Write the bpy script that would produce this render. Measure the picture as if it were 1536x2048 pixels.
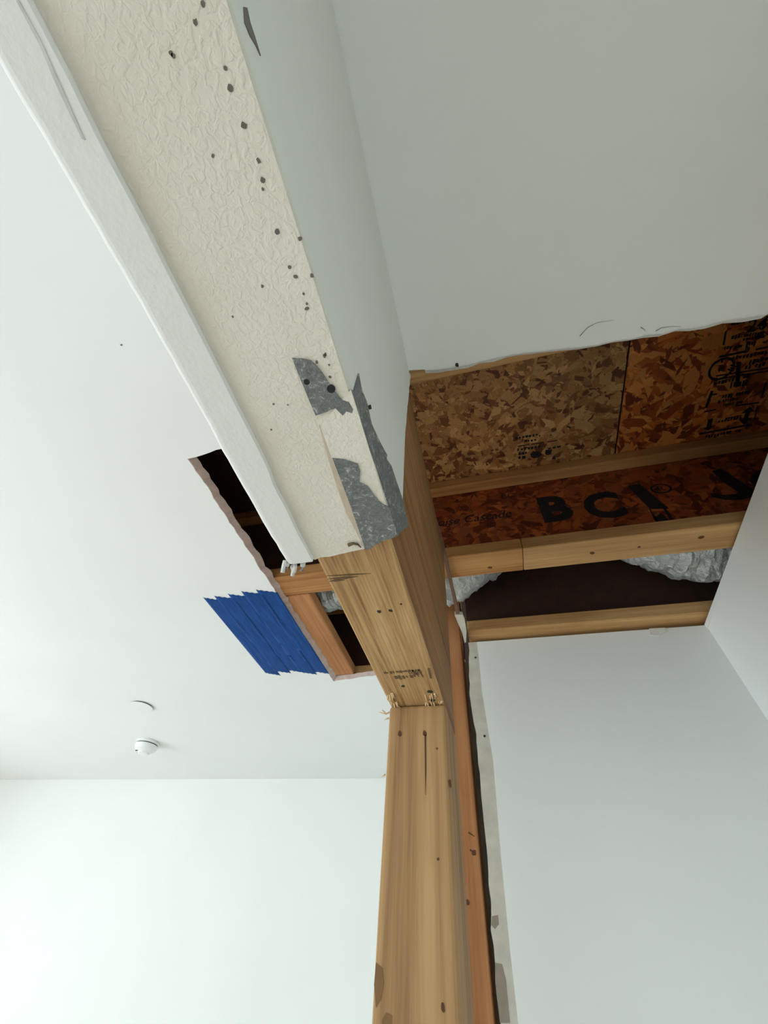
import bpy, bmesh, math, random
from mathutils import Vector, Matrix
from mathutils.geometry import tessellate_polygon
random.seed(7)
for o in list(bpy.data.objects): bpy.data.objects.remove(o, do_unlink=True)
scn = bpy.context.scene
COL = scn.collection

# ------------------------------------------------------------------ camera
K = 0.8            # metres per scene unit (1 unit = camera-to-ceiling height)
CZ = 1.65          # camera height above the floor
YAW, PITCH, ROLL, FPX = -0.327705, 0.874814, 0.109323, 793.81
def _rows():
    cy, sy = math.cos(YAW), math.sin(YAW); cp, sp = math.cos(PITCH), math.sin(PITCH)
    cr, sr = math.cos(ROLL), math.sin(ROLL)
    fwd = Vector((sy*cp, cy*cp, sp)); r = Vector((cy, -sy, 0)); u = r.cross(fwd)
    return cr*r + sr*u, -sr*r + cr*u, fwd
RX, RU, RF = _rows()
cam_d = bpy.data.cameras.new('camera'); cam = bpy.data.objects.new('camera', cam_d); COL.objects.link(cam)
cam_d.sensor_fit = 'HORIZONTAL'; cam_d.sensor_width = 36.0; cam_d.lens = FPX/1536*36.0
cam_d.clip_start = 0.01
m = Matrix((( RX.x, RU.x, -RF.x, 0), (RX.y, RU.y, -RF.y, 0), (RX.z, RU.z, -RF.z, CZ), (0, 0, 0, 1)))
cam.matrix_world = m
scn.camera = cam

# ------------------------------------------------------------------ world, exposure, daylight through the windows
w = bpy.data.worlds.new('sky'); scn.world = w; w.use_nodes = True
w.node_tree.nodes['Background'].inputs[0].default_value = (0.75, 0.88, 1.0, 1)
w.node_tree.nodes['Background'].inputs[1].default_value = 1.0
scn.view_settings.view_transform = 'Standard'
try: scn.view_settings.look = 'None'
except Exception: pass
scn.view_settings.exposure = 1.13
scn.view_settings.gamma = 1.0
scn.view_settings.use_curve_mapping = False
def area(name, loc, direction, sx, sy, power, col):
    l = bpy.data.lights.new(name, 'AREA'); l.shape = 'RECTANGLE'; l.size = sx; l.size_y = sy; l.energy = power; l.color = col
    o = bpy.data.objects.new(name, l); COL.objects.link(o); o.location = loc
    o.rotation_euler = Vector(direction).to_track_quat('-Z', 'Y').to_euler()
    return o
# daylight at the glazed opening of the left wall, and a fill added behind the camera
area('window_daylight', (-4.30, -0.48, 1.10), (1, 0, 0.0), 3.1, 1.9, 36, (0.80, 0.93, 1.0))
sun_l = bpy.data.lights.new('sun', 'SUN'); sun_l.energy = 7.4; sun_l.angle = 0.02; sun_l.color = (0.94, 0.975, 1.0)
sun = bpy.data.objects.new('sun', sun_l); COL.objects.link(sun); sun.location = (-8, 0, 8)
sun.rotation_euler = Vector((0.70, 0.22, -0.70)).to_track_quat('-Z', 'Y').to_euler()
area('rear_fill_light', (-1.3, -3.35, 1.30), (0, 1, 0.0), 1.7, 1.4, 6, (0.92, 0.98, 1.0))  # added fill from an unseen window behind the camera

# ------------------------------------------------------------------ helpers
def W(p): return Vector((p[0]*K, p[1]*K, CZ + p[2]*K))
def ray(x, y):
    return RX*((x-768)/FPX) + RU*(-(y-1024)/FPX) + RF
def on(ax, v, x, y):                # pixel -> point on the plane axis = v (scene units)
    d = ray(x, y); return d*(v/d[ax])
BASE = {}
def link(name, me, mat, parent=None):
    vs = [v.co.copy() for v in me.vertices]
    b = Vector((sum(v.x for v in vs)/len(vs), sum(v.y for v in vs)/len(vs), min(v.z for v in vs)))
    for v in me.vertices: v.co -= b
    o = bpy.data.objects.new(name, me); COL.objects.link(o)
    me.name = name
    if mat: me.materials.append(mat)
    BASE[o.name] = b
    if parent:
        o.parent = parent; o.location = b - BASE[parent.name]
    else: o.location = b
    return o
def thing(name, p, label, cat, group=None):
    o = bpy.data.objects.new(name, None); COL.objects.link(o); o.empty_display_size = 0.05
    o.location = W(p); BASE[o.name] = W(p)
    return tag(o, label, cat, group)
def tag(o, label=None, cat=None, group=None, kind=None):
    if label: o['label'] = label
    if cat: o['category'] = cat
    if group: o['group'] = group
    if kind: o['kind'] = kind
    return o
def finish(bm, name, mat, parent=None, bevel=0, seg=2, smooth=False, angle=None):
    bmesh.ops.recalc_face_normals(bm, faces=bm.faces)
    if bevel:
        es = [e for e in bm.edges if len(e.link_faces) == 2 and e.calc_face_angle(0) > 0.6]
        bmesh.ops.bevel(bm, geom=es, offset=bevel, segments=seg, affect='EDGES', profile=0.5)
    if smooth:
        for f in bm.faces: f.smooth = True
    me = bpy.data.meshes.new(name); bm.to_mesh(me); bm.free()
    return link(name, me, mat, parent)
def add_prism(bm, poly, ax, a, b):
    """poly: 2-D points in the two remaining axes (cyclic order x,y,z without ax); extruded from a to b."""
    def P(p, t):
        q = list(p); q.insert(ax, t); return W(q)
    lo = [bm.verts.new(P(p, a)) for p in poly]; hi = [bm.verts.new(P(p, b)) for p in poly]
    n = len(poly)
    if n <= 4: tris = [tuple(range(n))]
    else: tris = tessellate_polygon([[Vector((p[0], p[1], 0)) for p in poly]])
    for t in tris:
        if len(set(t)) < 3: continue
        bm.faces.new([lo[i] for i in t]); bm.faces.new([hi[i] for i in t])
    for i in range(n): bm.faces.new((lo[i], lo[(i+1) % n], hi[(i+1) % n], hi[i]))
def prism(name, poly, ax, a, b, mat, parent=None, bevel=0, seg=2):
    bm = bmesh.new(); add_prism(bm, poly, ax, a, b)
    return finish(bm, name, mat, parent, bevel, seg)
def box(name, x0, x1, y0, y1, z0, z1, mat, parent=None, bevel=0, seg=2):
    return prism(name, [(x0, y0), (x1, y0), (x1, y1), (x0, y1)], 2, z0, z1, mat, parent, bevel, seg)
def zpix(pts, z): return [tuple(on(2, z, *p))[:2] for p in pts]
def xpix(pts, x): return [tuple(on(0, x, *p))[1:] for p in pts]
def jag(pts, step, amp, rnd=random):
    out = []
    for a, b in zip(pts[:-1], pts[1:]):
        d = math.hypot(b[0]-a[0], b[1]-a[1]); n = max(1, int(d/step))
        for i in range(n):
            t = i/n; j = amp if (i or out) else 0
            out.append((a[0]+(b[0]-a[0])*t + rnd.uniform(-j, j), a[1]+(b[1]-a[1])*t + rnd.uniform(-j, j)))
    out.append(pts[-1]); return out
def tube(name, pts, r, mat, parent=None, sides=6, world=False, taper=True):
    bm = bmesh.new(); P = [p if world else W(p) for p in pts]; rings = []
    for i, p in enumerate(P):
        t = (P[min(i+1, len(P)-1)] - P[max(i-1, 0)]).normalized()
        a = t.orthogonal().normalized(); b = t.cross(a)
        rr = r*(1-0.75*i/(len(P)-1)) if taper else r
        rings.append([bm.verts.new(p + (a*math.cos(k*2*math.pi/sides) + b*math.sin(k*2*math.pi/sides))*rr) for k in range(sides)])
    for A, B in zip(rings[:-1], rings[1:]):
        for k in range(sides): bm.faces.new((A[k], A[(k+1) % sides], B[(k+1) % sides], B[k]))
    bm.faces.new(rings[0]); bm.faces.new(rings[-1])
    return finish(bm, name, mat, parent, smooth=True)

# ------------------------------------------------------------------ materials
def srgb(r, g, b):
    f = lambda c: ((c/255+0.055)/1.055)**2.4 if c > 10 else c/255/12.92
    return (f(r), f(g), f(b), 1)
class NT:
    def __init__(s, name):
        s.m = bpy.data.materials.new(name); s.m.use_nodes = True; s.t = s.m.node_tree
        s.b = s.t.nodes['Principled BSDF']; s.n = s.t.nodes; s.l = s.t.links
    def new(s, t, **kw):
        n = s.n.new(t)
        for k, v in kw.items(): setattr(n, k, v)
        return n
    def noise(s, vec, scale, detail=4, rough=0.55, dist=0):
        n = s.new('ShaderNodeTexNoise'); n.inputs['Scale'].default_value = scale; n.inputs['Detail'].default_value = detail
        n.inputs['Roughness'].default_value = rough; n.inputs['Distortion'].default_value = dist
        s.l.new(vec, n.inputs['Vector']); return n.outputs['Fac']
    def coords(s, scale=(1, 1, 1), rot=(0, 0, 0)):
        c = s.new('ShaderNodeTexCoord'); mp = s.new('ShaderNodeMapping')
        mp.inputs['Scale'].default_value = scale; mp.inputs['Rotation'].default_value = rot
        s.l.new(c.outputs['Object'], mp.inputs['Vector']); return mp.outputs['Vector']
    def ramp(s, fac, stops):
        r = s.new('ShaderNodeValToRGB'); e = r.color_ramp.elements
        e[0].position, e[0].color = stops[0]; e[1].position, e[1].color = stops[-1]
        for p, c in stops[1:-1]:
            q = e.new(p); q.color = c
        s.l.new(fac, r.inputs['Fac']); return r.outputs['Color']
    def mix(s, fac, a, b, mode='MIX'):
        n = s.new('ShaderNodeMix', data_type='RGBA', blend_type=mode)
        for sock, v in ((n.inputs[0], fac), (n.inputs[6], a), (n.inputs[7], b)):
            if isinstance(v, (int, float)): sock.default_value = v
            elif isinstance(v, tuple): sock.default_value = v
            else: s.l.new(v, sock)
        return n.outputs[2]
    def bump(s, h, strength, dist):
        n = s.new('ShaderNodeBump'); n.inputs['Strength'].default_value = strength; n.inputs['Distance'].default_value = dist
        s.l.new(h, n.inputs['Height']); s.l.new(n.outputs['Normal'], s.b.inputs['Normal'])
    def out(s, col, rough=0.6, metal=0.0, spec=0.4):
        if isinstance(col, tuple): s.b.inputs['Base Color'].default_value = col
        else: s.l.new(col, s.b.inputs['Base Color'])
        s.b.inputs['Roughness'].default_value = rough; s.b.inputs['Metallic'].default_value = metal
        s.b.inputs['Specular IOR Level'].default_value = spec
        return s.m
def mat_paint(name, col, bump=0.05, bscale=260, rough=0.7):
    t = NT(name); v = t.coords()
    n = t.noise(v, bscale, 3); t.bump(n, bump, 0.001)
    big = t.noise(v, 2.0, 2)
    c = t.ramp(big, [(0.3, tuple(x*0.97 for x in col[:3])+(1,)), (0.7, col)])
    return t.out(c, rough, spec=0.3)
def mat_wood(name, light, dark, axis, scale=1.0, rough=0.7, rings=0.5, bump=0.25, spots=None):
    """grain running along the given axis (0, 1, 2)"""
    t = NT(name); sc = [1.0, 1.0, 1.0]; sc[axis] = 0.028; sc = tuple(x*scale for x in sc)
    v = t.coords(sc)
    fine = t.noise(v, 210, 6, 0.65, 0.4)
    mid = t.noise(v, 34, 5, 0.6, 0.8)
    a = t.new('ShaderNodeMath', operation='MULTIPLY'); t.l.new(fine, a.inputs[0]); a.inputs[1].default_value = rings
    d = t.new('ShaderNodeMath', operation='MULTIPLY_ADD'); t.l.new(mid, d.inputs[0]); d.inputs[1].default_value = 1.0-rings; t.l.new(a.outputs[0], d.inputs[2])
    mid_c = tuple((light[i]+dark[i])/2 for i in range(3)) + (1,)
    c = t.ramp(d.outputs[0], [(0.36, dark), (0.47, mid_c), (0.60, light)])
    blot = t.noise(t.coords(tuple(0.4 if i == axis else 1 for i in range(3))), 7, 3)
    c = t.mix(1.0, c, t.ramp(blot, [(0.3, (0.78, 0.74, 0.70, 1)), (0.65, (1, 1, 1, 1))]), 'MULTIPLY')
    t.bump(d.outputs[0], bump, 0.002)
    return t.out(c, rough, spec=0.25)
def mat_flat(name, col, rough=0.8, metal=0.0, nscale=60, var=0.15):
    t = NT(name); n = t.noise(t.coords(), nscale, 4)
    c = t.ramp(n, [(0.3, tuple(x*(1-var) for x in col[:3])+(1,)), (0.7, tuple(min(1, x*(1+var*0.4)) for x in col[:3])+(1,))])
    return t.out(c, rough, metal)
def mat_texture_paint():
    t = NT('knockdown_paint'); v = t.coords()
    n = t.noise(v, 190, 3, 0.5, 0.9); big = t.noise(v, 9, 3)
    c = t.ramp(big, [(0.3, srgb(222, 214, 200)), (0.7, srgb(232, 226, 214))])
    r = t.ramp(n, [(0.42, (0, 0, 0, 1)), (0.62, (1, 1, 1, 1))])
    t.bump(r, 0.34, 0.0011)
    return t.out(c, 0.65, spec=0.3)
def mat_metal():
    t = NT('scraped_galvanised'); v = t.coords((1, 1, 1))
    a = t.noise(v, 95, 6, 0.75, 1.5); fine = t.noise(v, 700, 2)
    c = t.ramp(a, [(0.32, srgb(98, 102, 102)), (0.57, srgb(132, 135, 134)), (0.64, srgb(206, 208, 204)), (0.72, srgb(128, 131, 130))])
    c = t.mix(0.5, c, t.ramp(fine, [(0.35, (0.55, 0.55, 0.55, 1)), (0.65, (1.2, 1.2, 1.2, 1))]), 'MULTIPLY')
    t.bump(a, 0.15, 0.001)
    return t.out(c, 0.6, 0.2)
def mat_flakes(name, warm):
    t = NT(name); at = t.new('ShaderNodeVertexColor', layer_name='Col')
    g = t.noise(t.coords((1, 1, 1)), 240, 3)
    c = t.mix(1.0, at.outputs['Color'], t.ramp(g, [(0.3, (0.75, 0.72, 0.7, 1)), (0.7, (1.05, 1.05, 1.05, 1))]), 'MULTIPLY')
    t.bump(g, 0.2, 0.001)
    return t.out(c, 0.6, spec=0.3)
def mat_foil():
    t = NT('duct_foil'); v = t.coords()
    a = t.noise(v, 34, 5, 0.65, 1.6); t.bump(a, 0.7, 0.02)
    return t.out(srgb(222, 226, 224), 0.36, 0.6)
def mat_tape():
    t = NT('blue_tape'); v = t.coords((1, 0.12, 1))
    a = t.noise(v, 60, 4, 0.6, 1.0)
    c = t.ramp(a, [(0.3, srgb(14, 58, 120)), (0.7, srgb(24, 80, 150))])
    t.bump(a, 0.9, 0.003)
    return t.out(c, 0.65, spec=0.15)

M = {}
M['ceil'] = mat_paint('ceiling_paint', srgb(236, 236, 230), 0.06)
M['ceil_skytint'] = mat_paint('ceiling_paint_skytint', srgb(236, 238, 237), 0.06)  # copy of the ceiling paint with the cool daylight cast put in
M['wall'] = mat_paint('wall_paint', srgb(236, 238, 234), 0.04)
M['knock'] = mat_texture_paint()
M['bead'] = mat_paint('bead_paint', srgb(234, 234, 230), 0.5, 140)
M['casing_side'] = mat_paint('casing_side_paint', srgb(228, 228, 220), 0.05)
M['gypsum'] = mat_flat('torn_gypsum', srgb(196, 176, 168), 0.95)
M['gyp_white'] = mat_flat('white_gypsum', srgb(232, 230, 224), 0.95)
M['paper'] = mat_flat('brown_drywall_paper', srgb(206, 190, 168), 0.95)
M['raw'] = mat_flat('unpainted_drywall_paper', srgb(205, 200, 186), 0.95, nscale=25)
M['metal'] = mat_metal()
M['hole'] = mat_flat('dark_hole', srgb(50, 48, 46), 0.95)
M['pin'] = mat_flat('pinhole', srgb(112, 106, 98), 0.95)
M['wall_stain'] = mat_flat('wall_stain', srgb(150, 138, 122), 0.95)
M['old_paper'] = mat_flat('aged_paper', srgb(112, 84, 66), 0.95)
M['post_stain'] = mat_flat('post_stain', srgb(136, 102, 66), 0.9)
M['crease'] = mat_flat('crease', srgb(212, 211, 208), 0.9)
M['scuff'] = mat_flat('grey_scuff', srgb(120, 116, 106), 0.9)
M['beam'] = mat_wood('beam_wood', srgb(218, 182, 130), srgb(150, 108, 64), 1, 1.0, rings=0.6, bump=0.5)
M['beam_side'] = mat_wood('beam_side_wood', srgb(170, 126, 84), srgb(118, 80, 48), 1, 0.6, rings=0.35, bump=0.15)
M['post'] = mat_wood('post_wood', srgb(192, 154, 108), srgb(138, 100, 62), 2, 0.6, rings=0.35, bump=0.12)
M['stud'] = mat_wood('stud_wood', srgb(186, 130, 84), srgb(146, 92, 54), 2, 0.8, rings=0.3, bump=0.1)
M['flange'] = mat_wood('flange_wood', srgb(210, 168, 114), srgb(172, 124, 76), 0, 0.8, rings=0.35, bump=0.1)
M['flange_orange'] = mat_wood('flange_orange_wood', srgb(198, 146, 90), srgb(156, 104, 58), 0, 0.8, rings=0.35, bump=0.1)
M['block'] = mat_wood('block_wood', srgb(200, 144, 96), srgb(164, 108, 66), 1, 0.8, rings=0.25, bump=0.1)
M['osb_base'] = mat_flat('osb_core', srgb(66, 38, 20), 0.8, nscale=30, var=0.3)  # strand board base, darkened so the hole beside the beam looks unlit
M['osb_shade'] = mat_flat('osb_shaded_core', srgb(58, 32, 18), 0.85, nscale=30, var=0.3)  # web copy with the joist bay's shade put into its colour
M['osb_pale'] = mat_flakes('osb_pale_flakes', 0)
M['osb_red'] = mat_flakes('osb_red_flakes', 1)
M['ink'] = mat_flat('black_ink', srgb(22, 14, 14), 0.8)
M['knot'] = mat_flat('knot', srgb(92, 58, 34), 0.8)
M['stain'] = mat_flat('grey_stain', srgb(112, 88, 60), 0.9, var=0.3)
M['pale_wood'] = mat_flat('splinter_wood', srgb(226, 196, 148), 0.8)
M['foil'] = mat_foil()
M['tape'] = mat_tape()
M['plastic'] = mat_flat('white_plastic', srgb(236, 238, 236), 0.4, var=0.02)
M['gap'] = mat_flat('dark_vent_and_gap_shade', srgb(30, 32, 34), 0.7)
M['floor'] = mat_wood('floor_wood', srgb(194, 183, 168), srgb(164, 152, 138), 1, 0.5, rings=0.3, bump=0.05)

# ------------------------------------------------------------------ the setting
T = 0.0165                  # drywall thickness
FL = -CZ/K                  # floor level
XL, YB, YF = -5.2, -4.0, 3.285
def struct(o, label, cat='wall'): return tag(o, label, cat, kind='structure')
struct(box('floor', XL-0.1, 0.9, YB-0.1, YF+0.1, FL-0.05, FL, M['floor']), 'plank floor of the room, below the picture', 'floor')
# left ceiling with the ragged hole beside the beam
hole = jag(zpix([(447, 897), (378, 919), (668, 1362), (752, 1350)], 1.0), 0.022, 0.0035)
hx = [(-0.22, YB), (-0.22, hole[0][1]+0.01)] + hole + [(-0.24, hole[-1][1]-0.03), (-0.24, YF+0.05), (XL-0.05, YF+0.05), (XL-0.05, YB)]
ceil_l = struct(prism('ceiling', hx, 2, 1.0, 1.0+T-0.0005, M['ceil_skytint']), 'white ceiling of the brighter room with a ragged hole beside the beam', 'ceiling')
# raw gypsum showing on the cut faces of the hole
def cut_face(name, pts, inward, mat, parent):
    bm = bmesh.new(); n = len(pts)
    A = [bm.verts.new(W((p[0]+inward[0]*0.0015, p[1]+inward[1]*0.0015, 1.0-0.0003))) for p in pts]
    B = [bm.verts.new(W((p[0]+inward[0]*(0.014+random.uniform(0, 0.008)), p[1]+inward[1]*(0.010+random.uniform(0, 0.006)), 1.0+T))) for p in pts]
    C = [bm.verts.new(W((p[0]-inward[0]*0.004, p[1]-inward[1]*0.004, 1.0+T))) for p in pts]
    D = [bm.verts.new(W((p[0]-inward[0]*0.001, p[1]-inward[1]*0.001, 1.0-0.0003))) for p in pts]
    for i in range(n-1):
        bm.faces.new((A[i], A[i+1], B[i+1], B[i])); bm.faces.new((B[i], B[i+1], C[i+1], C[i])); bm.faces.new((D[i], D[i+1], A[i+1], A[i]))
    return finish(bm, name, mat, parent)
iw = max(range(len(hole)), key=lambda i: hole[i][1] - hole[i][0]*0.2)
il = min(range(len(hole)), key=lambda i: hole[i][0]+hole[i][1])
cut_face('cut_edge', hole[il:iw+1], (1, 0), M['gypsum'], ceil_l)
cut_face('cut_edge', hole[iw:], (0, -1), M['gypsum'], ceil_l)
# right ceiling, cut back to the first joist
cutpx = [(821, 738), (874, 737), (909, 733), (960, 722), (1016, 711), (1125, 696), (1233, 681), (1326, 664), (1420, 647), (1536, 627)]
cut = jag(zpix(cutpx, 1.0), 0.03, 0.0025)
XR0, XR1 = 0.803, 0.845
def xr(y): return 0.815 + 0.0293*(y-0.806)
cr_poly = [(-0.11, YB), (-0.11, cut[0][1])] + cut[1:] + [(xr(0.41)+0.02, 0.41), (xr(YB)+0.02, YB)]
ceil_r = struct(prism('ceiling', cr_poly, 2, 1.0, 1.0+T-0.0005, M['ceil']), 'white ceiling of the narrow passage, cut off along a joist', 'ceiling')
cut_face('cut_edge', cut[1:], (0, 1), M['gyp_white'], ceil_r)
# walls
struct(box('wall_far', XL-0.1, -0.08, YF, YF+0.1, FL, 1.0, M['wall']), 'white far wall of the brighter room')
WY0, WY1, WZ0, WZ1 = -2.6, 1.4, FL+0.1, 0.62
lw = struct(box('wall_left', XL-0.15, XL, YB-0.1, WY0, FL, 1.0, M['wall']), 'white side wall with a wide window, left of the picture')
box('wall_panel', XL-0.15, XL, WY1, YF+0.1, FL, 1.0, M['wall'], lw)
box('wall_panel', XL-0.15, XL, WY0, WY1, WZ1, 1.0, M['wall'], lw)
box('wall_panel', XL-0.15, XL, WY0, WY1, FL, WZ0, M['wall'], lw)
def window(name, quad, label, ax):
    x0, x1, y0, y1, z0, z1 = quad
    wd = thing(name, ((x0+x1)/2, (y0+y1)/2, z0), label, 'window'); wd['kind'] = 'structure'
    f = 0.06
    def fr(u0, u1, v0, v1):
        if ax == 0: box('window_frame', x0, x1, u0, u1, v0, v1, M['plastic'], wd, 0.004)
        else: box('window_frame', u0, u1, y0, y1, v0, v1, M['plastic'], wd, 0.004)
    u0, u1 = (y0, y1) if ax == 0 else (x0, x1)
    fr(u0, u0+f, z0, z1); fr(u1-f, u1, z0, z1); fr((u0+u1)/2-f/2, (u0+u1)/2+f/2, z0, z1); fr(u0+f, u1-f, z0, z0+f); fr(u0+f, u1-f, z1-f, z1)
    return wd
window('window_1', (XL-0.11, XL-0.05, WY0, WY1, WZ0, WZ1), 'wide white framed window in the side wall, left of the picture', 0)
struct(box('wall_rear', -5.3, -2.75, YB-0.12, YB, FL, 1.0, M['wall']), 'white wall behind the camera')
bw = bpy.data.objects['wall_rear']
box('wall_panel', -0.5, 1.0, YB-0.12, YB, FL, 1.0, M['wall'], bw)
box('wall_panel', -2.75, -0.5, YB-0.12, YB, 0.5, 1.0, M['wall'], bw)
box('wall_panel', -2.75, -0.5, YB-0.12, YB, FL, -1.35, M['wall'], bw)
window('window_2', (-2.75, -0.5, YB-0.10, YB-0.04, -1.35, 0.5), 'unseen white framed window added behind the camera for the fill light', 1)  # unseen opening added to carry the rear fill
rw = [(xr(YB), YB), (xr(1.7), 1.7), (xr(1.7)+0.09, 1.7), (xr(YB)+0.09, YB)]
struct(prism('wall_right', rw, 2, FL, 1.0+T*0.5, M['wall']), 'white side wall of the narrow passage')
YW = 1.583
edge = [(939, 1300), (939, 1384), (946, 1430), (954, 1486), (969, 1640), (986, 1895), (1000, 2045)]
el = [tuple(on(1, YW, *p)) for p in edge]
el = [(p[0], p[2]) for p in el]
ej = jag([(el[0][0]-0.002, 0.999)] + el + [(el[-1][0], FL)], 0.03, 0.003)
pb = [(958, 1320), (964, 1384), (986, 1520), (1003, 1725), (1020, 1900), (1036, 2045)]
pbl = [(on(1, YW, *p)[0], on(1, YW, *p)[2]) for p in pb]
pline = [(pbl[0][0], 0.999)] + pbl + [(pbl[-1][0], FL)]
wb = struct(prism('wall_back', pline + [(xr(YW)+0.02, FL), (xr(YW)+0.02, 0.999)], 1, YW, YW+T, M['wall']), 'grey-white end wall of the narrow passage, raw along its left edge')
prism('unpainted_strip', ej + list(reversed(pline)), 1, YW, YW+T, M['raw'], wb)
for px, py, r in [(951, 1315, 3.2), (969, 1472, 3.4)]:
    c = on(1, YW-0.0015, px, py)
    pts = [(c[0]+0.004*math.cos(a*math.pi/5), c[2]+0.004*math.sin(a*math.pi/5)) for a in range(10)]
    prism('screw_hole', pts, 1, YW-0.0018, YW, M['hole'], wb)
for pts in ([(984, 1832), (996, 1830), (998, 1848), (990, 1858), (982, 1850)], [(990, 1925), (1004, 1928), (1012, 1960), (1020, 2046), (1000, 2046), (992, 1980)]):
    prism('stain', [(on(1, YW-0.0015, *p)[0], on(1, YW-0.0015, *p)[2]) for p in pts], 1, YW-0.0003, YW, M['wall_stain'], wb)
bits = [(1298, 1258), (1330, 1256), (1331, 1264), (1318, 1272), (1300, 1271)]
prism('torn_paper', [(on(1, YW-0.003, *p)[0], on(1, YW-0.003, *p)[2]) for p in bits], 1, YW-0.006, YW-0.001, M['gyp_white'], wb)
# closing skins behind the framing (never lit, keep the cavity dark)
struct(box('wall_cavity', -0.24, xr(1.7)+0.05, YW+0.16, YW+0.18, FL, 1.0, M['raw']), 'back of the drywall behind the end wall framing')
struct(box('wall_partition', -0.24, -0.22, 1.62, YF, FL, 1.0, M['wall']), 'white side of the partition hidden behind the post')

# ------------------------------------------------------------------ floor above: sheathing boards and I-joists
ZJ = 1.0+T; ZS = 1.5
JS = ZJ
def flake_mesh(name, n, urange, vrange, plane, val, sign, palette, mat, parent, size=(0.035, 0.10), wid=(0.25, 0.5), depth=0.0016):
    """thin wood strands pressed on a board; plane 'z' (u=x, v=y) or 'y' (u=x, v=z)"""
    rnd = random.Random(n); verts = []; faces = []; cols = []
    for i in range(n):
        u = rnd.uniform(*urange); v = rnd.uniform(*vrange); L = rnd.uniform(*size)/K; wd = L*rnd.uniform(*wid)
        a = rnd.gauss(0.0, 1.0) + 0.35
        k = rnd.choice((4, 5, 6)); pts = []
        for j in range(k):
            t = 2*math.pi*(j+rnd.uniform(-0.28, 0.28))/k
            pu = math.cos(t)*L/2*rnd.uniform(0.75, 1.2); pv = math.sin(t)*wd/2*rnd.uniform(0.7, 1.3)
            pts.append((min(max(u+pu*math.cos(a)-pv*math.sin(a), urange[0]), urange[1]), min(max(v+pu*math.sin(a)+pv*math.cos(a), vrange[0]), vrange[1])))
        h = depth*(0.15+0.85*i/n); tu = rnd.uniform(-1, 1)*depth*0.5; tv = rnd.uniform(-1, 1)*depth*0.5
        b = len(verts); c = rnd.choice(palette); g = rnd.uniform(0.95, 1.4)
        for (pu, pv) in pts:
            d = val + sign*(h + (tu*(pu-u) + tv*(pv-v))/L)
            verts.append(W((pu, pv, d) if plane == 'z' else (pu, d, pv))); cols.append((c[0]*g, c[1]*g, c[2]*g, 1))
        faces.append(tuple(range(b, b+k)))
    me = bpy.data.meshes.new(name); me.from_pydata(verts, [], faces)
    ca = me.color_attributes.new('Col', 'FLOAT_COLOR', 'POINT')
    for i, c in enumerate(cols): ca.data[i].color = c
    o = link(name, me, mat, parent); o['kind'] = 'stuff'; return o
pal_dull = [srgb(*c) for c in ((168, 122, 70), (150, 104, 58), (132, 88, 46), (178, 136, 84), (110, 68, 34), (142, 98, 56), (90, 50, 24), (160, 116, 72))]
pal_warm = [srgb(*c) for c in ((190, 112, 48), (172, 92, 34), (150, 76, 26), (200, 128, 60), (128, 58, 20), (186, 120, 62), (104, 46, 16))]
pal_red = [srgb(*c) for c in ((140, 66, 28), (122, 52, 20), (158, 82, 38), (104, 42, 16), (84, 32, 12), (150, 74, 32), (130, 68, 34))]
SEAM = 0.628
sub_a = box('subfloor_board', XL-0.1, SEAM-0.0025, YB-0.1, YF+0.2, ZS, ZS+0.03, M['osb_base'])
tag(sub_a, 'dull brown strand board overhead, on the beam side of the seam', 'board')
sub_b = box('subfloor_board', SEAM+0.0025, 1.40, YB-0.1, YF+0.2, ZS, ZS+0.03, M['osb_base'])
tag(sub_b, 'orange strand board overhead with printed grade marks and arrows', 'board')
box('seam_tongue', SEAM-0.002, SEAM+0.002, YB, YF, ZS+0.006, ZS+0.02, M['hole'], sub_b)
flake_mesh('wood_strands', 4600, (-0.25, SEAM-0.003), (0.36, 1.06), 'z', ZS, -1, pal_dull, M['osb_pale'], sub_a, (0.018, 0.075), (0.25, 0.6))
flake_mesh('wood_strands', 2600, (SEAM+0.003, 1.38), (0.36, 1.06), 'z', ZS, -1, pal_warm, M['osb_red'], sub_b, (0.03, 0.11), (0.18, 0.45))

def joist(name, y, x0, x1, label, split=None, wm=None):
    """I-joist: bottom flange front edge at y (seen from below)"""
    j = thing(name, ((x0+x1)/2, y, ZJ), label, 'joist'); fw = 0.115
    xs = [x0, x1] if split is None else [x0, split, x1]
    mats = [M['flange']] if split is None else [M['flange_orange'], M['flange']]
    for a, b, mm in zip(xs[:-1], xs[1:], mats):
        box('bottom_flange', a, b-(0.0012 if b != x1 else 0), y, y+fw, ZJ, ZJ+0.052, mm, j, 0.003)
    box('top_flange', x0, x1, y, y+fw, ZS-0.0535, ZS-0.0018, M['flange_orange'], j, 0.003)
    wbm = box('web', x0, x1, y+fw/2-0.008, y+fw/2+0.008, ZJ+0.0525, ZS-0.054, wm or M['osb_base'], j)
    return j, wbm
J1, web1 = joist('floor_joist', 0.277*JS, XL, 1.39, 'I-joist at the cut edge of the passage ceiling, only its flange strip showing')
J2, web2 = joist('floor_joist', 1.037*JS, XL, 1.39, 'I-joist with large black lettering on its red-brown web', split=0.163*JS)
J3, web3 = joist('floor_joist', 1.497*JS, -0.078, 1.39, 'I-joist along the top of the passage end wall, its beam-side end cut off', wm=M['osb_shade'])
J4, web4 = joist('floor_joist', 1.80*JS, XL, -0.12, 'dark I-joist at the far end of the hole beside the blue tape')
YWEB = 1.037*JS + 0.115/2 - 0.008
flake_mesh('wood_strands', 2300, (-0.25, 1.15), (ZJ+0.055, ZS-0.056), 'y', YWEB, -1, pal_red, M['osb_red'], web2, (0.03, 0.10), (0.2, 0.5), 0.0014)
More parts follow.
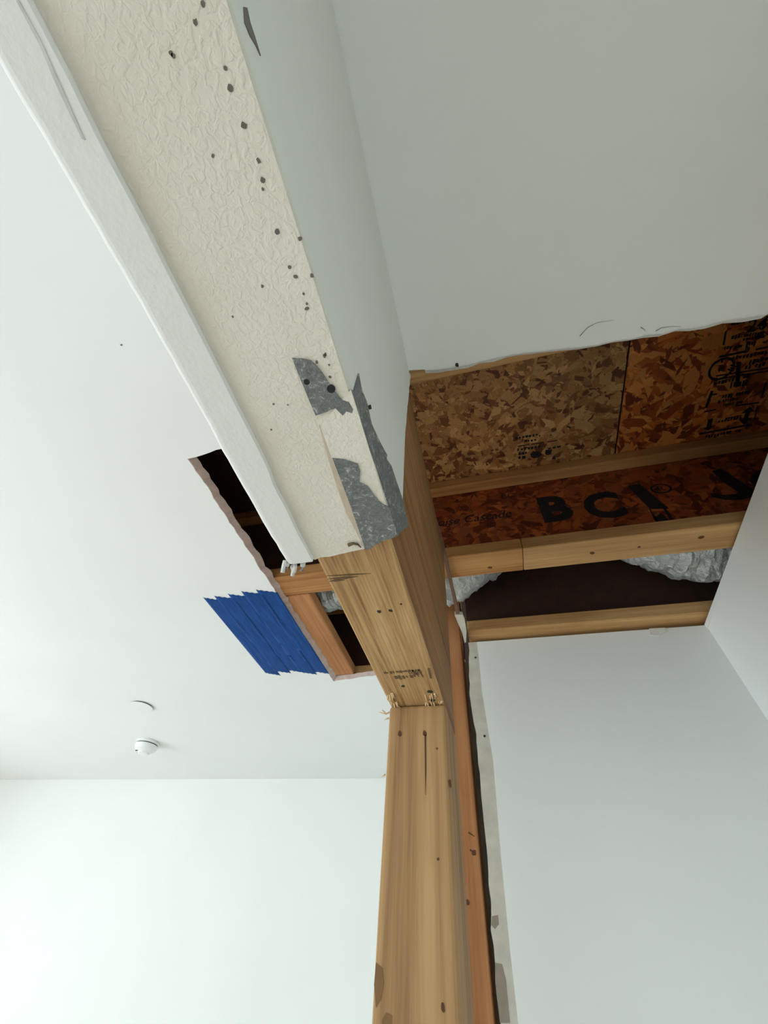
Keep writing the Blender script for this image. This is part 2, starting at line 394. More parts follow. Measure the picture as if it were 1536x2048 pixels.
# unseen rim boards added to keep outside light out of the joist space
for q, lab in (((XL-0.12, XL-0.08, YB-0.1, YF+0.2), 'unseen light-blocking rim board over the window wall'), ((1.40, 1.43, YB-0.1, YF+0.2), 'unseen light-blocking rim board beyond the passage wall'),
               ((XL-0.1, 1.42, YB-0.14, YB-0.1), 'unseen light-blocking rim board over the rear wall'), ((XL-0.1, 1.42, YF+0.2, YF+0.24), 'unseen light-blocking rim board over the far wall')):
    struct(box('rim_light_seal', *q, 1.0, ZS+0.03, M['osb_base']), lab, 'board')
struct(box('ceiling', xr(0.4)+0.03, 1.42, YB-0.1, YF+0.2, 0.985, 1.0, M['ceil']), 'unseen next-room ceiling added behind the passage wall to stop a light leak', 'ceiling')  # added to stop outside light leaking into the joist bays

# knots and the nail marks on the flanges
def spot(name, P, ax, r, mat, parent, sgn, stretch=1.0, sax=0, n=9):
    pts = []
    for a in range(n):
        rr = r*random.uniform(0.7, 1.15)
        u, v = rr*math.cos(2*math.pi*a/n), rr*math.sin(2*math.pi*a/n)
        if sax == 0: u *= stretch
        else: v *= stretch
        q = [P[i] for i in range(3) if i != ax]; pts.append((q[0]+u, q[1]+v))
    return prism(name, pts, ax, P[ax]+sgn*0.0008, P[ax]-sgn*0.002, mat, parent)
for px, py, r in ((980, 1135, 0.006), (1185, 1106, 0.006), (1402, 1075, 0.007), (1278, 1094, 0.004)):
    spot('knot', on(2, ZJ, px, py), 2, r, M['knot'], J2, -1, 1.6)

# ink: lettering on the web and grade marks on the board
def text(body, name, origin, udir, vdir, size, mat, parent, shear=0.0, sx=1.0, bold=0.0, align='LEFT'):
    cu = bpy.data.curves.new('lettering', 'FONT'); cu.body = body; cu.size = 1.0; cu.offset = bold; cu.align_x = align; cu.resolution_u = 3
    ob = bpy.data.objects.new('lettering_tmp', cu); COL.objects.link(ob)
    dg = bpy.context.evaluated_depsgraph_get()
    me = bpy.data.meshes.new_from_object(ob.evaluated_get(dg)); bpy.data.objects.remove(ob)
    o0 = Vector(origin); u = Vector(udir); v = Vector(vdir)
    for vv in me.vertices:
        x, y = vv.co.x*size*sx + vv.co.y*size*shear, vv.co.y*size
        vv.co = W(o0 + u*x + v*y)
    me.materials.clear()
    return link(name, me, mat, parent)
YT = YWEB - 0.0022
XU, ZU = (1, 0, 0), (0, 0, 1)
sB = (1.315-1.175)/0.70
SC = YT/1.085
def wl(px, py): return on(1, YT, px, py)
o = wl(1086, 1043); text('B', 'lettering', o, XU, ZU, sB*1.0, M['ink'], web2, sx=1.0, bold=0.05)
o = wl(1176, 1031); text('C', 'lettering', (o[0], YT, o[2]-0.02), XU, ZU, sB*0.98, M['ink'], web2, sx=0.97, bold=0.045)
def bar(pts, parent, mat, ax=1, val=None, t=0.0006, name='lettering'):
    v = YT if val is None else val
    P = [on(ax, v, *p) for p in pts]
    q = [tuple(c[i] for i in range(3) if i != ax) for c in P]
    return prism(name, q, ax, v-t, v+t, mat, parent)
bar([(1255, 972), (1279, 968), (1338, 1017), (1300, 1018)], web2, M['ink'])
# framed emblem under the letter I
bar([(1298, 1018), (1301, 1018), (1324, 1054), (1318, 1055)], web2, M['ink'])
bar([(1326, 1017), (1332, 1017), (1358, 1053), (1350, 1055)], web2, M['ink'])
bar([(1306, 1035), (1316, 1031), (1320, 1027), (1328, 1030), (1332, 1036), (1338, 1040), (1345, 1050), (1340, 1056), (1326, 1058), (1322, 1050), (1312, 1042)], web2, M['ink'])
def ring(c, ru, rv, th, val, parent, ax, name='lettering', n=20):
    bm = bmesh.new(); q = [i for i in range(3) if i != ax]
    def P(r1, r2, a):
        p = [0, 0, 0]; p[ax] = val; p[q[0]] = c[q[0]]+r1*math.cos(a); p[q[1]] = c[q[1]]+r2*math.sin(a); return W(p)
    A = [bm.verts.new(P(ru, rv, 2*math.pi*k/n)) for k in range(n)]; B = [bm.verts.new(P(ru-th, rv-th, 2*math.pi*k/n)) for k in range(n)]
    for k in range(n): bm.faces.new((A[k], A[(k+1) % n], B[(k+1) % n], B[k]))
    return finish(bm, name, M['ink'], parent)
c = wl(1322, 977); ring(c, 0.036, 0.030, 0.008, YT, web2, 1)
text('R', 'lettering', (c[0]-0.014, YT, c[2]-0.015), XU, ZU, 0.045, M['ink'], web2)
bar([(1424, 942), (1441, 937), (1470, 955), (1514, 984), (1506, 994), (1480, 1000), (1450, 999), (1424, 994), (1420, 986), (1450, 990), (1472, 988), (1476, 984), (1450, 966)], web2, M['ink'])
c = wl(1572, 962); ring(c, 0.10, 0.085, 0.034, YT, web2, 1)
o = wl(868, 1052); text('Boise Cascade', 'lettering', (o[0]-0.02, YT, o[2]-0.005), XU, ZU, 0.062, M['ink'], web2, shear=0.25, sx=0.92, bold=0.006)
o = wl(1002, 995); text('BC', 'lettering', (o[0], YT, o[2]-0.01), XU, ZU, 0.045, M['ink'], web2)
# grade marks on the orange board
ZT = ZS - 0.0026
def zl(px, py): return on(2, ZT, px, py)
def zbar(pts, parent=None): return bar(pts, parent or sub_b, M['ink'], 2, ZT, 0.0003, 'printed_mark')
def zline(a, b, th):
    A, B = zl(*a), zl(*b); d = Vector((B[0]-A[0], B[1]-A[1])); nrm = Vector((-d.y, d.x)).normalized()*th/2
    q = [(A[0]-nrm.x, A[1]-nrm.y), (B[0]-nrm.x, B[1]-nrm.y), (B[0]+nrm.x, B[1]+nrm.y), (A[0]+nrm.x, A[1]+nrm.y)]
    return prism('printed_mark', q, 2, ZT-0.0003, ZT+0.0003, M['ink'], sub_b)
def smudge(a, b, th, n, parent=None, frac=0.8):
    """illegible line of small print: blocks of uneven width"""
    A, B = zl(*a), zl(*b); bm = bmesh.new()
    d = Vector((B[0]-A[0], B[1]-A[1])); L = d.length; d.normalize(); nr = Vector((-d.y, d.x))
    for k in range(n):
        if random.random() > 0.9: continue
        s0 = L*k/n + L/n*random.uniform(0, 0.15); s1 = L*(k+1)/n - L/n*random.uniform(0.05, 0.4)
        t0 = th*random.uniform(-0.5, -0.25); t1 = th*random.uniform(0.2, 0.5)
        hole_w = random.random() < 0.5
        q = [Vector((A[0], A[1])) + d*s + nr*t for s, t in ((s0, t0), (s1, t0), (s1, t1), (s0, t1))]
        add_prism(bm, [(p.x, p.y) for p in q], 2, ZT-0.0003, ZT+0.0003)
    o = finish(bm, 'printed_mark', M['ink'], parent or sub_b); o['kind'] = 'stuff'; return o
zline((1398, 868), (1504, 849), 0.008)
zline((1408, 824), (1432, 819), 0.006); zline((1470, 812), (1518, 805), 0.006)
zline((1438, 714), (1490, 703), 0.008); zline((1512, 699), (1536, 694), 0.006)
zline((1432, 752), (1536, 736), 0.005); zline((1436, 758), (1536, 742), 0.005)
zline((1412, 816), (1424, 782), 0.009); zline((1421, 790), (1434, 788), 0.006)
zline((1523, 796), (1532, 766), 0.006); zline((1508, 840), (1515, 815), 0.004)
zline((1447, 690), (1452, 662), 0.006)
zbar([(1473, 724), (1482, 723), (1479, 772), (1470, 776)])
def arrow(a, b, heads):
    A, B = zl(*a), zl(*b); d = Vector((B[0]-A[0], B[1]-A[1])); L = d.length; d.normalize(); n = Vector((-d.y, d.x)); O = Vector((A[0], A[1]))
    hw, sw, hl = 0.022, 0.008, L*0.32
    if heads == 2: q = [(0, 0), (hl, hw), (hl, sw), (L-hl, sw), (L-hl, hw), (L, 0), (L-hl, -hw), (L-hl, -sw), (hl, -sw), (hl, -hw)]
    else: q = [(0, sw), (L-hl, sw), (L-hl, hw), (L, 0), (L-hl, -hw), (L-hl, -sw), (0, -sw)]
    prism('printed_mark', [tuple(O+d*s+n*t) for s, t in q], 2, ZT-0.0003, ZT+0.0003, M['ink'], sub_b)
arrow((1500, 813), (1487, 849), 2); arrow((1421, 838), (1416, 861), 1)
smudge((1410, 874), (1482, 861), 0.016, 12)
smudge((1446, 811), (1486, 804), 0.016, 9); smudge((1436, 804), (1478, 796), 0.015, 9); smudge((1444, 794), (1500, 784), 0.018, 10)
smudge((1460, 772), (1496, 764), 0.03, 6); smudge((1428, 768), (1500, 752), 0.016, 10)
smudge((1442, 722), (1536, 704), 0.018, 13); smudge((1490, 727), (1536, 718), 0.02, 6); smudge((1490, 735), (1530, 729), 0.018, 6)
smudge((1448, 697), (1486, 692), 0.014, 7); smudge((1488, 672), (1530, 666), 0.016, 8); smudge((1486, 679), (1530, 672), 0.012, 8)
smudge((1492, 690), (1512, 686), 0.02, 4); smudge((1462, 648), (1490, 643), 0.014, 5); smudge((1462, 676), (1482, 672), 0.02, 3)
smudge((1430, 845), (1484, 836), 0.012, 9); smudge((1450, 838), (1484, 831), 0.010, 6); smudge((1490, 700), (1500, 697), 0.025, 3)
c = zl(1443, 738); ring(c, 0.042, 0.042, 0.008, ZT, sub_b, 2, 'printed_mark')
smudge((1436, 741), (1450, 735), 0.018, 3); smudge((1460, 742), (1470, 730), 0.03, 3)
YUP = (0, -1, 0)
o = zl(1490, 666); text('24', 'printed_mark', (o[0], o[1], ZT), XU, YUP, 0.06, M['ink'], sub_b, bold=0.01)
o = zl(1515, 661); text('oc', 'printed_mark', (o[0], o[1], ZT), XU, YUP, 0.045, M['ink'], sub_b)
# small smudged stamp on the dull board
for a, b, th, n in (((1030, 877), (1078, 869), 0.012, 7), ((1042, 884), (1074, 879), 0.012, 5), ((1034, 893), (1120, 880), 0.006, 3), ((1034, 900), (1082, 893), 0.014, 7),
                    ((1036, 908), (1056, 905), 0.014, 3), ((1036, 916), (1052, 914), 0.014, 2), ((1096, 897), (1122, 893), 0.01, 3)):
    smudge(a, b, th, n, sub_a)
for px, py, r in ((1072, 910, 0.020), (1096, 905, 0.016), (1108, 916, 0.008)):
    spot('printed_mark', zl(px, py), 2, r, M['ink'], sub_a, -1, 1.1)

# ------------------------------------------------------------------ beam
XBR, XBL, ZB, YE = -0.1065, -0.2257, 0.395, 1.02
bt = thing('timber_beam', (-0.166, 0, ZB), 'heavy timber beam, bare at the post and wrapped in drywall nearer the camera', 'beam')
bm = bmesh.new()
add_prism(bm, [(XBL, YB), (XBR, YB), (XBR, YE), (XBL, YE)], 2, ZB, ZJ-0.001)
beam = finish(bm, 'beam_body', M['beam'], bt, 0.004, 2)
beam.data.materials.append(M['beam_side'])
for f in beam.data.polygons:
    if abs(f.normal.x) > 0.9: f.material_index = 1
for px, py, r in ((758, 1223, 0.0035), (781, 1221, 0.0035), (802, 1208, 0.002), (806, 1372, 0.004), (860, 1383, 0.006), (864, 1400, 0.006)):
    spot('nail_hole', on(2, ZB, px, py), 2, r, M['hole'], bt, -1)
for q in ([(652, 1152), (700, 1148), (742, 1147), (700, 1151)], [(655, 1158), (690, 1153), (716, 1153), (690, 1158)], [(658, 1163), (672, 1158), (690, 1160), (672, 1163)]):
    bar(q, bt, M['stain'], 2, ZB-0.0003, 0.0003, 'stain')
def blotch(z, a, b, th, n):
    A, B = on(2, z, *a), on(2, z, *b); bm = bmesh.new(); d = Vector((B[0]-A[0], B[1]-A[1])); L = d.length; d.normalize(); nr = Vector((-d.y, d.x))
    for k in range(n):
        s0 = L*k/n; s1 = s0+L/n*random.uniform(0.3, 0.9); t0 = -th*random.uniform(0.1, 0.5); t1 = th*random.uniform(0.1, 0.5)
        add_prism(bm, [tuple(Vector((A[0], A[1]))+d*s+nr*t) for s, t in ((s0, t0), (s1, t0), (s1, t1), (s0, t1))], 2, z-0.0006, z+0.0003)
    o = finish(bm, 'faded_stamp', M['stain'], bt); o['kind'] = 'stuff'
blotch(ZB, (768, 1346), (842, 1340), 0.010, 12); blotch(ZB, (790, 1356), (850, 1349), 0.018, 8); blotch(ZB, (818, 1346), (846, 1343), 0.022, 7)
bar([(855, 1337), (860, 1336), (864, 1356), (860, 1357)], bt, M['stain'], 2, ZB-0.0004, 0.0004, 'stain')
# broken fibres where the beam bears on the post
for k in range(26):
    px = random.choice((random.uniform(772, 800), random.uniform(850, 888))); py = random.uniform(1385, 1408)
    if px < 800: px = 768 + (py-1380)*0.5 + random.uniform(2, 14)
    p = on(2, ZB, px, py)
    q = p + Vector((random.uniform(-0.006, 0.006), random.uniform(0.01, 0.03), random.uniform(-0.006, 0.0)))
    tube('splinter', [p, (p+q)/2 + Vector((random.uniform(-.003, .003), 0, -0.002)), q], random.uniform(0.0008, 0.0022), M['pale_wood'], bt, 5)

# ------------------------------------------------------------------ drywall casing around the beam
ZC = 0.371; XC = -0.095
cs = thing('beam_casing', (-0.17, 0, ZC), 'white textured drywall casing of the beam, broken off short of the post', 'casing')
endpx = [(728, 1098), (700, 1103), (660, 1112), (629, 1120)]
beadpx = [(66, 0), (109, 84), (156, 174), (195, 258), (244, 352), (291, 440), (345, 549), (392, 640), (443, 741), (476, 808), (512, 877), (541, 937), (550, 967), (575, 1012), (599, 1064), (615, 1093), (629, 1120)]
bead = zpix(beadpx, ZC); end = jag(zpix(endpx, ZC), 0.012, 0.002)
b0 = bead[0]; bead_back = [(b0[0], YB)] + bead
# main bottom sheet between left bead and the right flange edge
rl_px = [(584, 716), (631, 830), (641, 850), (665, 918), (681, 957), (703, 1016), (728, 1098)]
rl = zpix(rl_px, ZC)
bottom_poly = bead_back[:-1] + list(reversed(end)) + list(reversed(rl[2:-1])) + [(XC-0.002, rl[2][1]), (XC-0.002, YB)]
# the sheet runs under the corner flange up to the first flake
bottom = prism('bottom_sheet', bottom_poly, 2, ZC, ZB-0.0005, M['knock'], cs)
# corner flange piece near the end, slightly proud
fl_poly = [rl[2], rl[3], rl[4], rl[5], (rl[6][0]+0.001, rl[6][1]-0.002), (XC+0.001, on(2, ZC, 797, 1070)[1]), (XC+0.001, rl[2][1]-0.03)]
bmf = bmesh.new(); add_prism(bmf, fl_poly, 2, ZC-0.0014, ZC+0.004)
finish(bmf, 'corner_flange', M['knock'], cs)
# torn paper edge
pp = [(520+0.2474*x, 680+0.2474*y) for x, y in ((478, 690), (500, 690), (592, 960), (742, 1360), (852, 1692), (825, 1640), (700, 1400), (620, 1180), (560, 980))]
bar(pp, cs, M['paper'], 2, ZC-0.0006, 0.0006, 'torn_paper')
# left bead strip with a rounded outer edge
leftpx = [(-14, 80), (0, 108), (59, 213), (121, 322), (156, 380), (218, 489), (267, 571), (302, 633), (361, 739), (417, 837), (447, 895), (476, 949), (516, 1019), (552, 1080), (575, 1118)]
left = zpix(leftpx, ZC+0.006)
lx = [(left[0][0], YB)] + left
lj = jag(lx[1:], 0.012, 0.0007)
strip = [(left[0][0], YB)] + lj + [(lj[-1][0]+0.008, lj[-1][1]+0.006), (zpix([(614, 1128)], ZC)[0])] + list(reversed(bead_back[:-1]))
bm = bmesh.new()
SEGS = 5; rad = 0.011
outer = [(left[0][0], YB)] + lj
def interp_bead(y):
    for a, b in zip(bead_back[:-1], bead_back[1:]):
        if a[1] <= y <= b[1]: return a[0]+(b[0]-a[0])*(y-a[1])/max(1e-6, b[1]-a[1])
    return bead_back[-1][0]
rows = []
for (x, y) in outer:
    xb = interp_bead(y); prof = [(xb, ZC-0.0005), (xb-0.0006, ZC-0.0055)]
    for s in range(SEGS+1):
        a = math.pi/2*s/SEGS
        prof.append((x+rad-rad*math.sin(a) if True else x, ZC-0.0055+rad-rad*math.cos(a)))
    prof.append((x, 0.99))
    prof.append((x+0.014, 0.99)); prof.append((xb, ZC+0.02))
    rows.append([bm.verts.new(W((p[0], y, p[1]))) for p in prof])
for A, B in zip(rows[:-1], rows[1:]):
    for k in range(len(A)): bm.faces.new((A[k], A[(k+1) % len(A)], B[(k+1) % len(A)], B[k]))
bm.faces.new(rows[0]); bm.faces.new(rows[-1])
lb = finish(bm, 'corner_bead', M['bead'], cs)
for f in lb.data.polygons: f.use_smooth = (abs(f.normal.z) < 0.97 and abs(f.normal.x) < 0.97 and abs(f.normal.y) < 0.5)
bar([(32, 0), (37, 0), (84, 86), (122, 172), (170, 280), (164, 278), (116, 178), (80, 92)], cs, M['crease'], 2, ZC-0.0057, 0.0003, 'crease')
# crumbs hanging from the broken end
for px, py in ((576, 1132), (584, 1138), (590, 1134), (606, 1131), (570, 1128)):
    p = on(2, ZC, px, py-6); q = p + Vector((random.uniform(-.006, .0), random.uniform(.006, .014), -random.uniform(.004, .01)))
    tube('crumb', [p, (p+q)/2 + Vector((random.uniform(-.002, .002), 0, 0.001)), q], random.uniform(0.002, 0.004), M['gyp_white'], cs, 6, taper=False)
# right side sheet
sidepx = [(822, 739), (816, 799), (809, 878), (807, 952), (804, 997), (806, 1012)]
side = jag(xpix(sidepx, XC), 0.02, 0.002)
sp = [(YB, 0.9995), (side[0][0], 0.9995)] + side + [(on(2, ZC, 790, 1068)[1], ZC+0.002), (YB, ZC+0.002)]
sd = prism('side_sheet', sp, 0, XC, XBR+0.0005, M['casing_side'], cs)
prism('cut_edge', jag([(side[i][0]+0.0008, side[i][1]) for i in range(len(side))], 0.05, 0) + [(p[0]-0.004, p[1]) for p in reversed(side)], 0, XC+0.0004, XBR+0.002, M['gyp_white'], cs)
# bare metal where the compound has flaked off the corner
Zq = lambda pts: [(520+0.2474*x, 680+0.2474*y) for x, y in pts]
A1 = Zq([(260, 145), (340, 150), (410, 165), (455, 205), (500, 260), (545, 330), (600, 410), (660, 480), (720, 500), (755, 560), (745, 590), (700, 575), (670, 610), (640, 580), (610, 550), (575, 560), (540, 580), (450, 610), (400, 490), (330, 320)])
bar(A1, cs, M['metal'], 2, ZC-0.0008, 0.0007, 'bare_metal')
B1 = Zq([(585, 955), (690, 965), (745, 985), (790, 1000), (810, 1060), (805, 1150), (840, 1165), (870, 1180), (900, 1220), (920, 1250), (960, 1300), (1000, 1330), (1045, 1350), (1075, 1450), (1100, 1590), (1060, 1600), (1000, 1620), (940, 1650), (880, 1690), (850, 1690), (740, 1360), (650, 1120)])
bar(B1, cs, M['metal'], 2, ZC-0.0018, 0.0008, 'bare_metal')
S1 = Zq([(735, 400), (755, 415), (795, 270), (820, 400), (860, 500), (900, 680), (970, 830), (1025, 930), (1020, 960), (1060, 1020), (1090, 1110), (1145, 1270), (1170, 1380), (1200, 1495), (1160, 1530), (1112, 1582), (1050, 1370), (985, 1170), (885, 890), (800, 610)])
bar(S1, cs, M['metal'], 0, XC+0.0008, 0.0007, 'bare_metal')
# pinholes and scuffs
z4 = [(790, 90, 6), (690, 215, 5), (910, 275, 5), (930, 358, 7), (985, 508, 7), (1045, 650, 6), (1062, 728, 6), (1062, 765, 4), (1120, 937, 7), (1195, 1118, 6), (1170, 1080, 5), (1060, 1158, 5), (1240, 1228, 4), (1240, 1248, 7), (1228, 1188, 4), (1315, 1432, 5), (940, 1280, 4), (860, 630, 4), (1330, 1475, 4), (700, 225, 5), (1211, 965, 6), (1260, 1115, 6), (820, 15, 5), (870, 1490, 4)]
dots = [(x*.4948, y*.4948, r*.4948) for x, y, r in z4] + [(520+.2474*x, 680+.2474*y, r*.2474) for x, y, r in ((520, 130, 12), (460, 180, 12), (565, 300, 10), (110, 520, 8), (225, 525, 6), (90, 725, 8), (635, 620, 10), (705, 655, 9), (740, 790, 9), (875, 1175, 10))]
bm = bmesh.new()
for px, py, r in dots:
    c = on(2, ZC-0.0003, px, py); rr = r*0.0006
    add_prism(bm, [(c[0]+rr*random.uniform(.6, 1.2)*math.cos(a*math.pi/4), c[1]+rr*random.uniform(.6, 1.2)*math.sin(a*math.pi/4)) for a in range(8)], 2, ZC-0.0004, ZC+0.001)
o = finish(bm, 'pinholes', M['pin'], cs); o['kind'] = 'stuff'
for px, py, r in ((662, 778, 5.2), (613, 764, 3.6)):
    c = on(2, ZC-0.0016, px, py); rr = r*0.0008
    prism('screw_hole', [(c[0]+rr*math.cos(a*math.pi/6), c[1]+rr*math.sin(a*math.pi/6)) for a in range(12)], 2, ZC-0.0018, ZC, M['gap'], cs)
bar([(487, 14), (494, 16), (500, 45), (510, 75), (521, 112), (512, 92), (500, 72), (489, 45)], cs, M['scuff'], 0, XC+0.0004, 0.0004, 'scuff')
bar([(737, 811), (741, 809), (743, 818), (739, 819)], cs, M['hole'], 0, XC+0.0018, 0.0004, 'pinholes')
tube('paper_curl', [on(2, ZC-0.002, *p) for p in ((697, 1090), (706, 1087), (716, 1089), (722, 1095))], 0.0022, M['stain'], cs, 6)

# ------------------------------------------------------------------ post and stud
YP, YPB = 0.846, 1.015
pt = thing('timber_post', (-0.166, 0.92, FL), 'tall square timber post standing under the bare end of the beam', 'post')
box('post_body', -0.2268, -0.1045, YP, YPB, FL, ZB-0.0005, M['post'], pt, 0.006, 3)
for px, py, r, s in ((800, 1468, 0.005, 1.3), (850, 1467, 0.0045, 1.5), (900, 1566, 0.003, 2.5), (876, 1718, 0.002, 1), (874, 1497, 0.002, 1), (886, 2015, 0.003, 1.5)):
    spot('knot', on(1, YP, px, py), 1, r, M['knot'], pt, -1, s, 1)
bar([(849, 1470), (852, 1470), (852.5, 1540), (851, 1590), (850, 1540)], pt, M['knot'], 1, YP-0.0004, 0.0004, 'crack')
bar([(752, 1925), (764, 1935), (768, 1965), (762, 1998), (752, 2015), (748, 1970)], pt, M['post_stain'], 1, YP-0.0003, 0.0003, 'stain')
bar([(764, 2040), (772, 2025), (784, 2030), (783, 2048), (764, 2048)], pt, M['post_stain'], 1, YP-0.0003, 0.0003, 'knot')
for pts in ([(779, 1424), (772, 1428), (764, 1426), (758, 1424)], [(772, 1428), (765, 1421), (763, 1420)], [(778, 1436), (772, 1438), (769, 1441)], [(771, 1549), (767, 1551), (763, 1554)]):
    tube('splinter', [on(1, YP-0.004, *p) for p in pts], 0.0016, M['pale_wood'], pt, 5)
st = thing('timber_stud', (-0.14, 1.6, FL), 'narrow orange-brown stud right behind the post, beside the dark gap', 'stud')
YS = 1.61
box('stud_body', -0.175, -0.116, YS, YS+0.11, FL, 1.44, M['stud'], st, 0.004, 3)
for px, py, s in ((937, 1665, 3.0), (940, 1700, 3.0)):
    p = on(1, YS, px, py); q = on(1, YS, px+12, py+8)
    tube('grain_crack', [p, (p+q)/2, q], 0.002, M['knot'], st, 5)
spot('knot', on(1, YS, 948, 1706), 1, 0.007, M['knot'], st, -1, 1.2, 1); spot('knot', on(1, YS, 935, 1805), 1, 0.006, M['knot'], st, -1, 1.2, 1)

# sliver of ceiling board left along the beam
sl = [(813, 838), (827, 887), (837, 939), (839, 953), (855, 992), (870, 1051), (883, 1116), (899, 1181), (909, 1228)]
sr = [(919, 1228), (911, 1194), (903, 1159), (894, 1116), (881, 1064), (871, 1036), (861, 999), (846, 943), (835, 882), (819, 838)]
slv = prism('drywall_sliver', zpix([(x+3, y) for x, y in sl]+sr, 1.0), 2, 1.0, ZJ-0.001, M['old_paper'])
tag(slv, 'thin broken sliver of drywall along the top of the beam side', 'drywall')
fp = [(909, 1229), (916, 1246), (924, 1264), (929, 1285), (932, 1284), (933, 1262), (930, 1242), (925, 1229)]
fl = prism('drywall_flap', zpix(fp, 1.0), 2, 0.998, ZJ-0.002, M['raw'])
tag(fl, 'small curved grey drywall scrap at the corner above the end wall', 'drywall')

# ------------------------------------------------------------------ backing block in the left hole
bk = thing('backing_board', (-0.72*JS, 1.5, ZJ), 'orange backing board screwed along the hole beside the blue tape', 'board')
box('board_body', -0.80*JS, -0.672*JS, 1.155*JS, 1.795*JS, ZJ, ZJ+0.05, M['block'], bk, 0.006, 3)

# ------------------------------------------------------------------ flexible duct in the joist bay
def duct():
    bm = bmesh.new(); rnd = random.Random(5); rings = []
    N, S = 150, 40
    for i in range(N):
        x = -0.80 + 1.95*i/(N-1)
        t = (x-0.36)/0.50
        lift = 0.24*math.exp(-(t*t)*2.2)
        cz = 1.245 + lift; cyc = 1.36; r = 0.19*(1 - 0.40*math.exp(-t*t*2.2))
        if x < -0.12: cz += 0.06*min(1, (-0.12-x)/0.3)
        pl = 0.006*math.sin(i*1.15) + rnd.uniform(-0.004, 0.004)
        ring = []
        for k in range(S):
            a = 2*math.pi*k/S
            rr = r + pl*0.8 + 0.008*math.sin(a*5+i*0.35) + rnd.uniform(-0.0055, 0.0055)
            ring.append(bm.verts.new(W((x, cyc+rr*math.cos(a), min(cz+rr*math.sin(a), ZS-0.006)))))
        rings.append(ring)
    for A, B in zip(rings[:-1], rings[1:]):
        for k in range(S): bm.faces.new((A[k], A[(k+1) % S], B[(k+1) % S], B[k]))
    bm.faces.new(rings[0]); bm.faces.new(rings[-1])
    o = finish(bm, 'flexible_duct', M['foil'])
    tag(o, 'crumpled silver foil flexible duct running through the joist bay', 'duct')
duct()

# ------------------------------------------------------------------ blue tape
tp = thing('painters_tape', (-0.965, 1.43, 0.998), 'wide patch of wrinkled blue tape strips on the ceiling beside the hole', 'tape')
NS = 5; xa, xb = -1.132, -0.803
for s in range(NS):
    rnd = random.Random(40+s)
    w0 = (xb-xa)/NS; x0 = xa + s*w0 - (0.012 if s else 0); x1 = xa + (s+1)*w0 + 0.004
    y0 = 1.117 + rnd.uniform(-0.014, 0.014) - 0.01*(s in (2, 4)); y1 = 1.73 + 0.006*s + rnd.uniform(-0.015, 0.02)
    NX, NY = 8, 46; bm = bmesh.new(); g = []
    ph = [rnd.uniform(0, 6) for _ in range(6)]
    for j in range(NY+1):
        row = []
        for i in range(NX+1):
            u = i/NX; v = j/NY; x = x0+(x1-x0)*u
            tooth = 0.005*(i % 2)
            ya = y0 + tooth - 0.014 + 0.03*u; yb = y1 - tooth - 0.02 + 0.035*u
            y = ya+(yb-ya)*v
            wr = 0.0040*max(0, math.sin(x*190 + 2.2*math.sin(y*7+ph[0]) + ph[1]))*math.sin(math.pi*min(1, max(0, v*1.1)))*(0.5+0.5*math.sin(y*9+ph[2])) + 0.001*math.sin(y*60+ph[3]+x*90)*(u*(1-u)*4)
            row.append(bm.verts.new(W((x, y, 0.9992 - 0.0003*(s % 2) - max(0, wr)*1.0))))
        g.append(row)
    for j in range(NY):
        for i in range(NX): bm.faces.new((g[j][i], g[j][i+1], g[j+1][i+1], g[j+1][i]))
    for f in bm.faces: f.smooth = True
    bmesh.ops.recalc_face_normals(bm, faces=bm.faces)
    bmesh.ops.solidify(bm, geom=list(bm.faces), thickness=0.0002)
    finish(bm, 'tape_strip', M['tape'], tp)

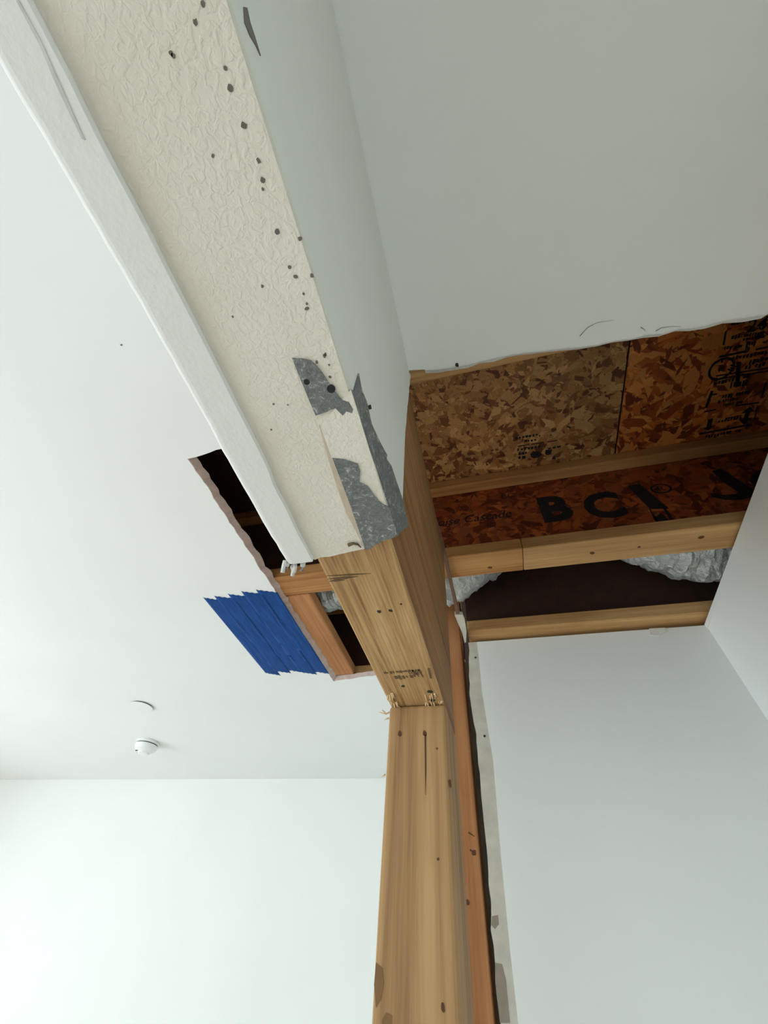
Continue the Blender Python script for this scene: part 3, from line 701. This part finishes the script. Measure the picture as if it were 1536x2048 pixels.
# ------------------------------------------------------------------ smoke detector and cover plate
def lathe(name, c, prof, mat, parent=None, n=40):
    bm = bmesh.new(); R = []
    for r, z in prof: R.append([bm.verts.new(W((c[0]+r*math.cos(2*math.pi*k/n), c[1]+r*math.sin(2*math.pi*k/n), z))) for k in range(n)])
    for A, B in zip(R[:-1], R[1:]):
        for k in range(n): bm.faces.new((A[k], A[(k+1) % n], B[(k+1) % n], B[k]))
    bm.faces.new(R[0]); bm.faces.new(R[-1])
    return finish(bm, name, mat, parent, smooth=False)
sc = on(2, 1.0, 297, 1484)
sm = thing('smoke_detector', (sc[0], sc[1], 0.93), 'round white smoke detector on the ceiling, casting a soft shadow', 'smoke detector')
lathe('base_plate', sc, [(0.078, 0.9995), (0.080, 0.992), (0.080, 0.985), (0.074, 0.983)], M['plastic'], sm)
lathe('vent_gap', sc, [(0.069, 0.984), (0.069, 0.976)], M['gap'], sm)
lathe('cover', sc, [(0.074, 0.977), (0.074, 0.965), (0.068, 0.95), (0.052, 0.938), (0.040, 0.934), (0.038, 0.925), (0.02, 0.922)], M['plastic'], sm)
for k in range(3):
    a = 2.2+k*0.9
    box('vent_slot', sc[0]+0.045*math.cos(a)-0.010, sc[0]+0.045*math.cos(a)+0.010, sc[1]+0.045*math.sin(a)-0.003, sc[1]+0.045*math.sin(a)+0.003, 0.932, 0.937, M['gap'], sm)
dc = on(2, 1.0, 285, 1411)
cp = thing('cover_plate', (dc[0], dc[1], 0.99), 'flat white round cover plate on the ceiling near the smoke detector', 'cover plate')
lathe('shadow_gap', dc, [(0.058, 0.9995), (0.058, 0.994)], M['gap'], cp)  # dark drum with the shadow gap above the plate put into its colour
lathe('plate', dc, [(0.064, 0.994), (0.066, 0.992), (0.064, 0.990)], M['ceil_skytint'], cp)
# loose paper fibres at the cut edge of the passage ceiling
for pts in ([(1160, 672), (1175, 655), (1195, 645), (1228, 640)], [(1282, 655), (1288, 658), (1291, 662)], [(1312, 662), (1322, 656), (1340, 653), (1362, 653)]):
    tube('paper_fibre', [on(2, 0.9985, *p) for p in pts], 0.0007, M['scuff'], ceil_r, 5)
spot('screw_head', on(2, 1.0, 914, 730), 2, 0.005, M['hole'], ceil_r, -1)
spot('ceiling_speck', on(2, 1.0, 243, 690), 2, 0.0022, M['scuff'], ceil_l, -1, 1.5)
bpy.context.view_layer.update()
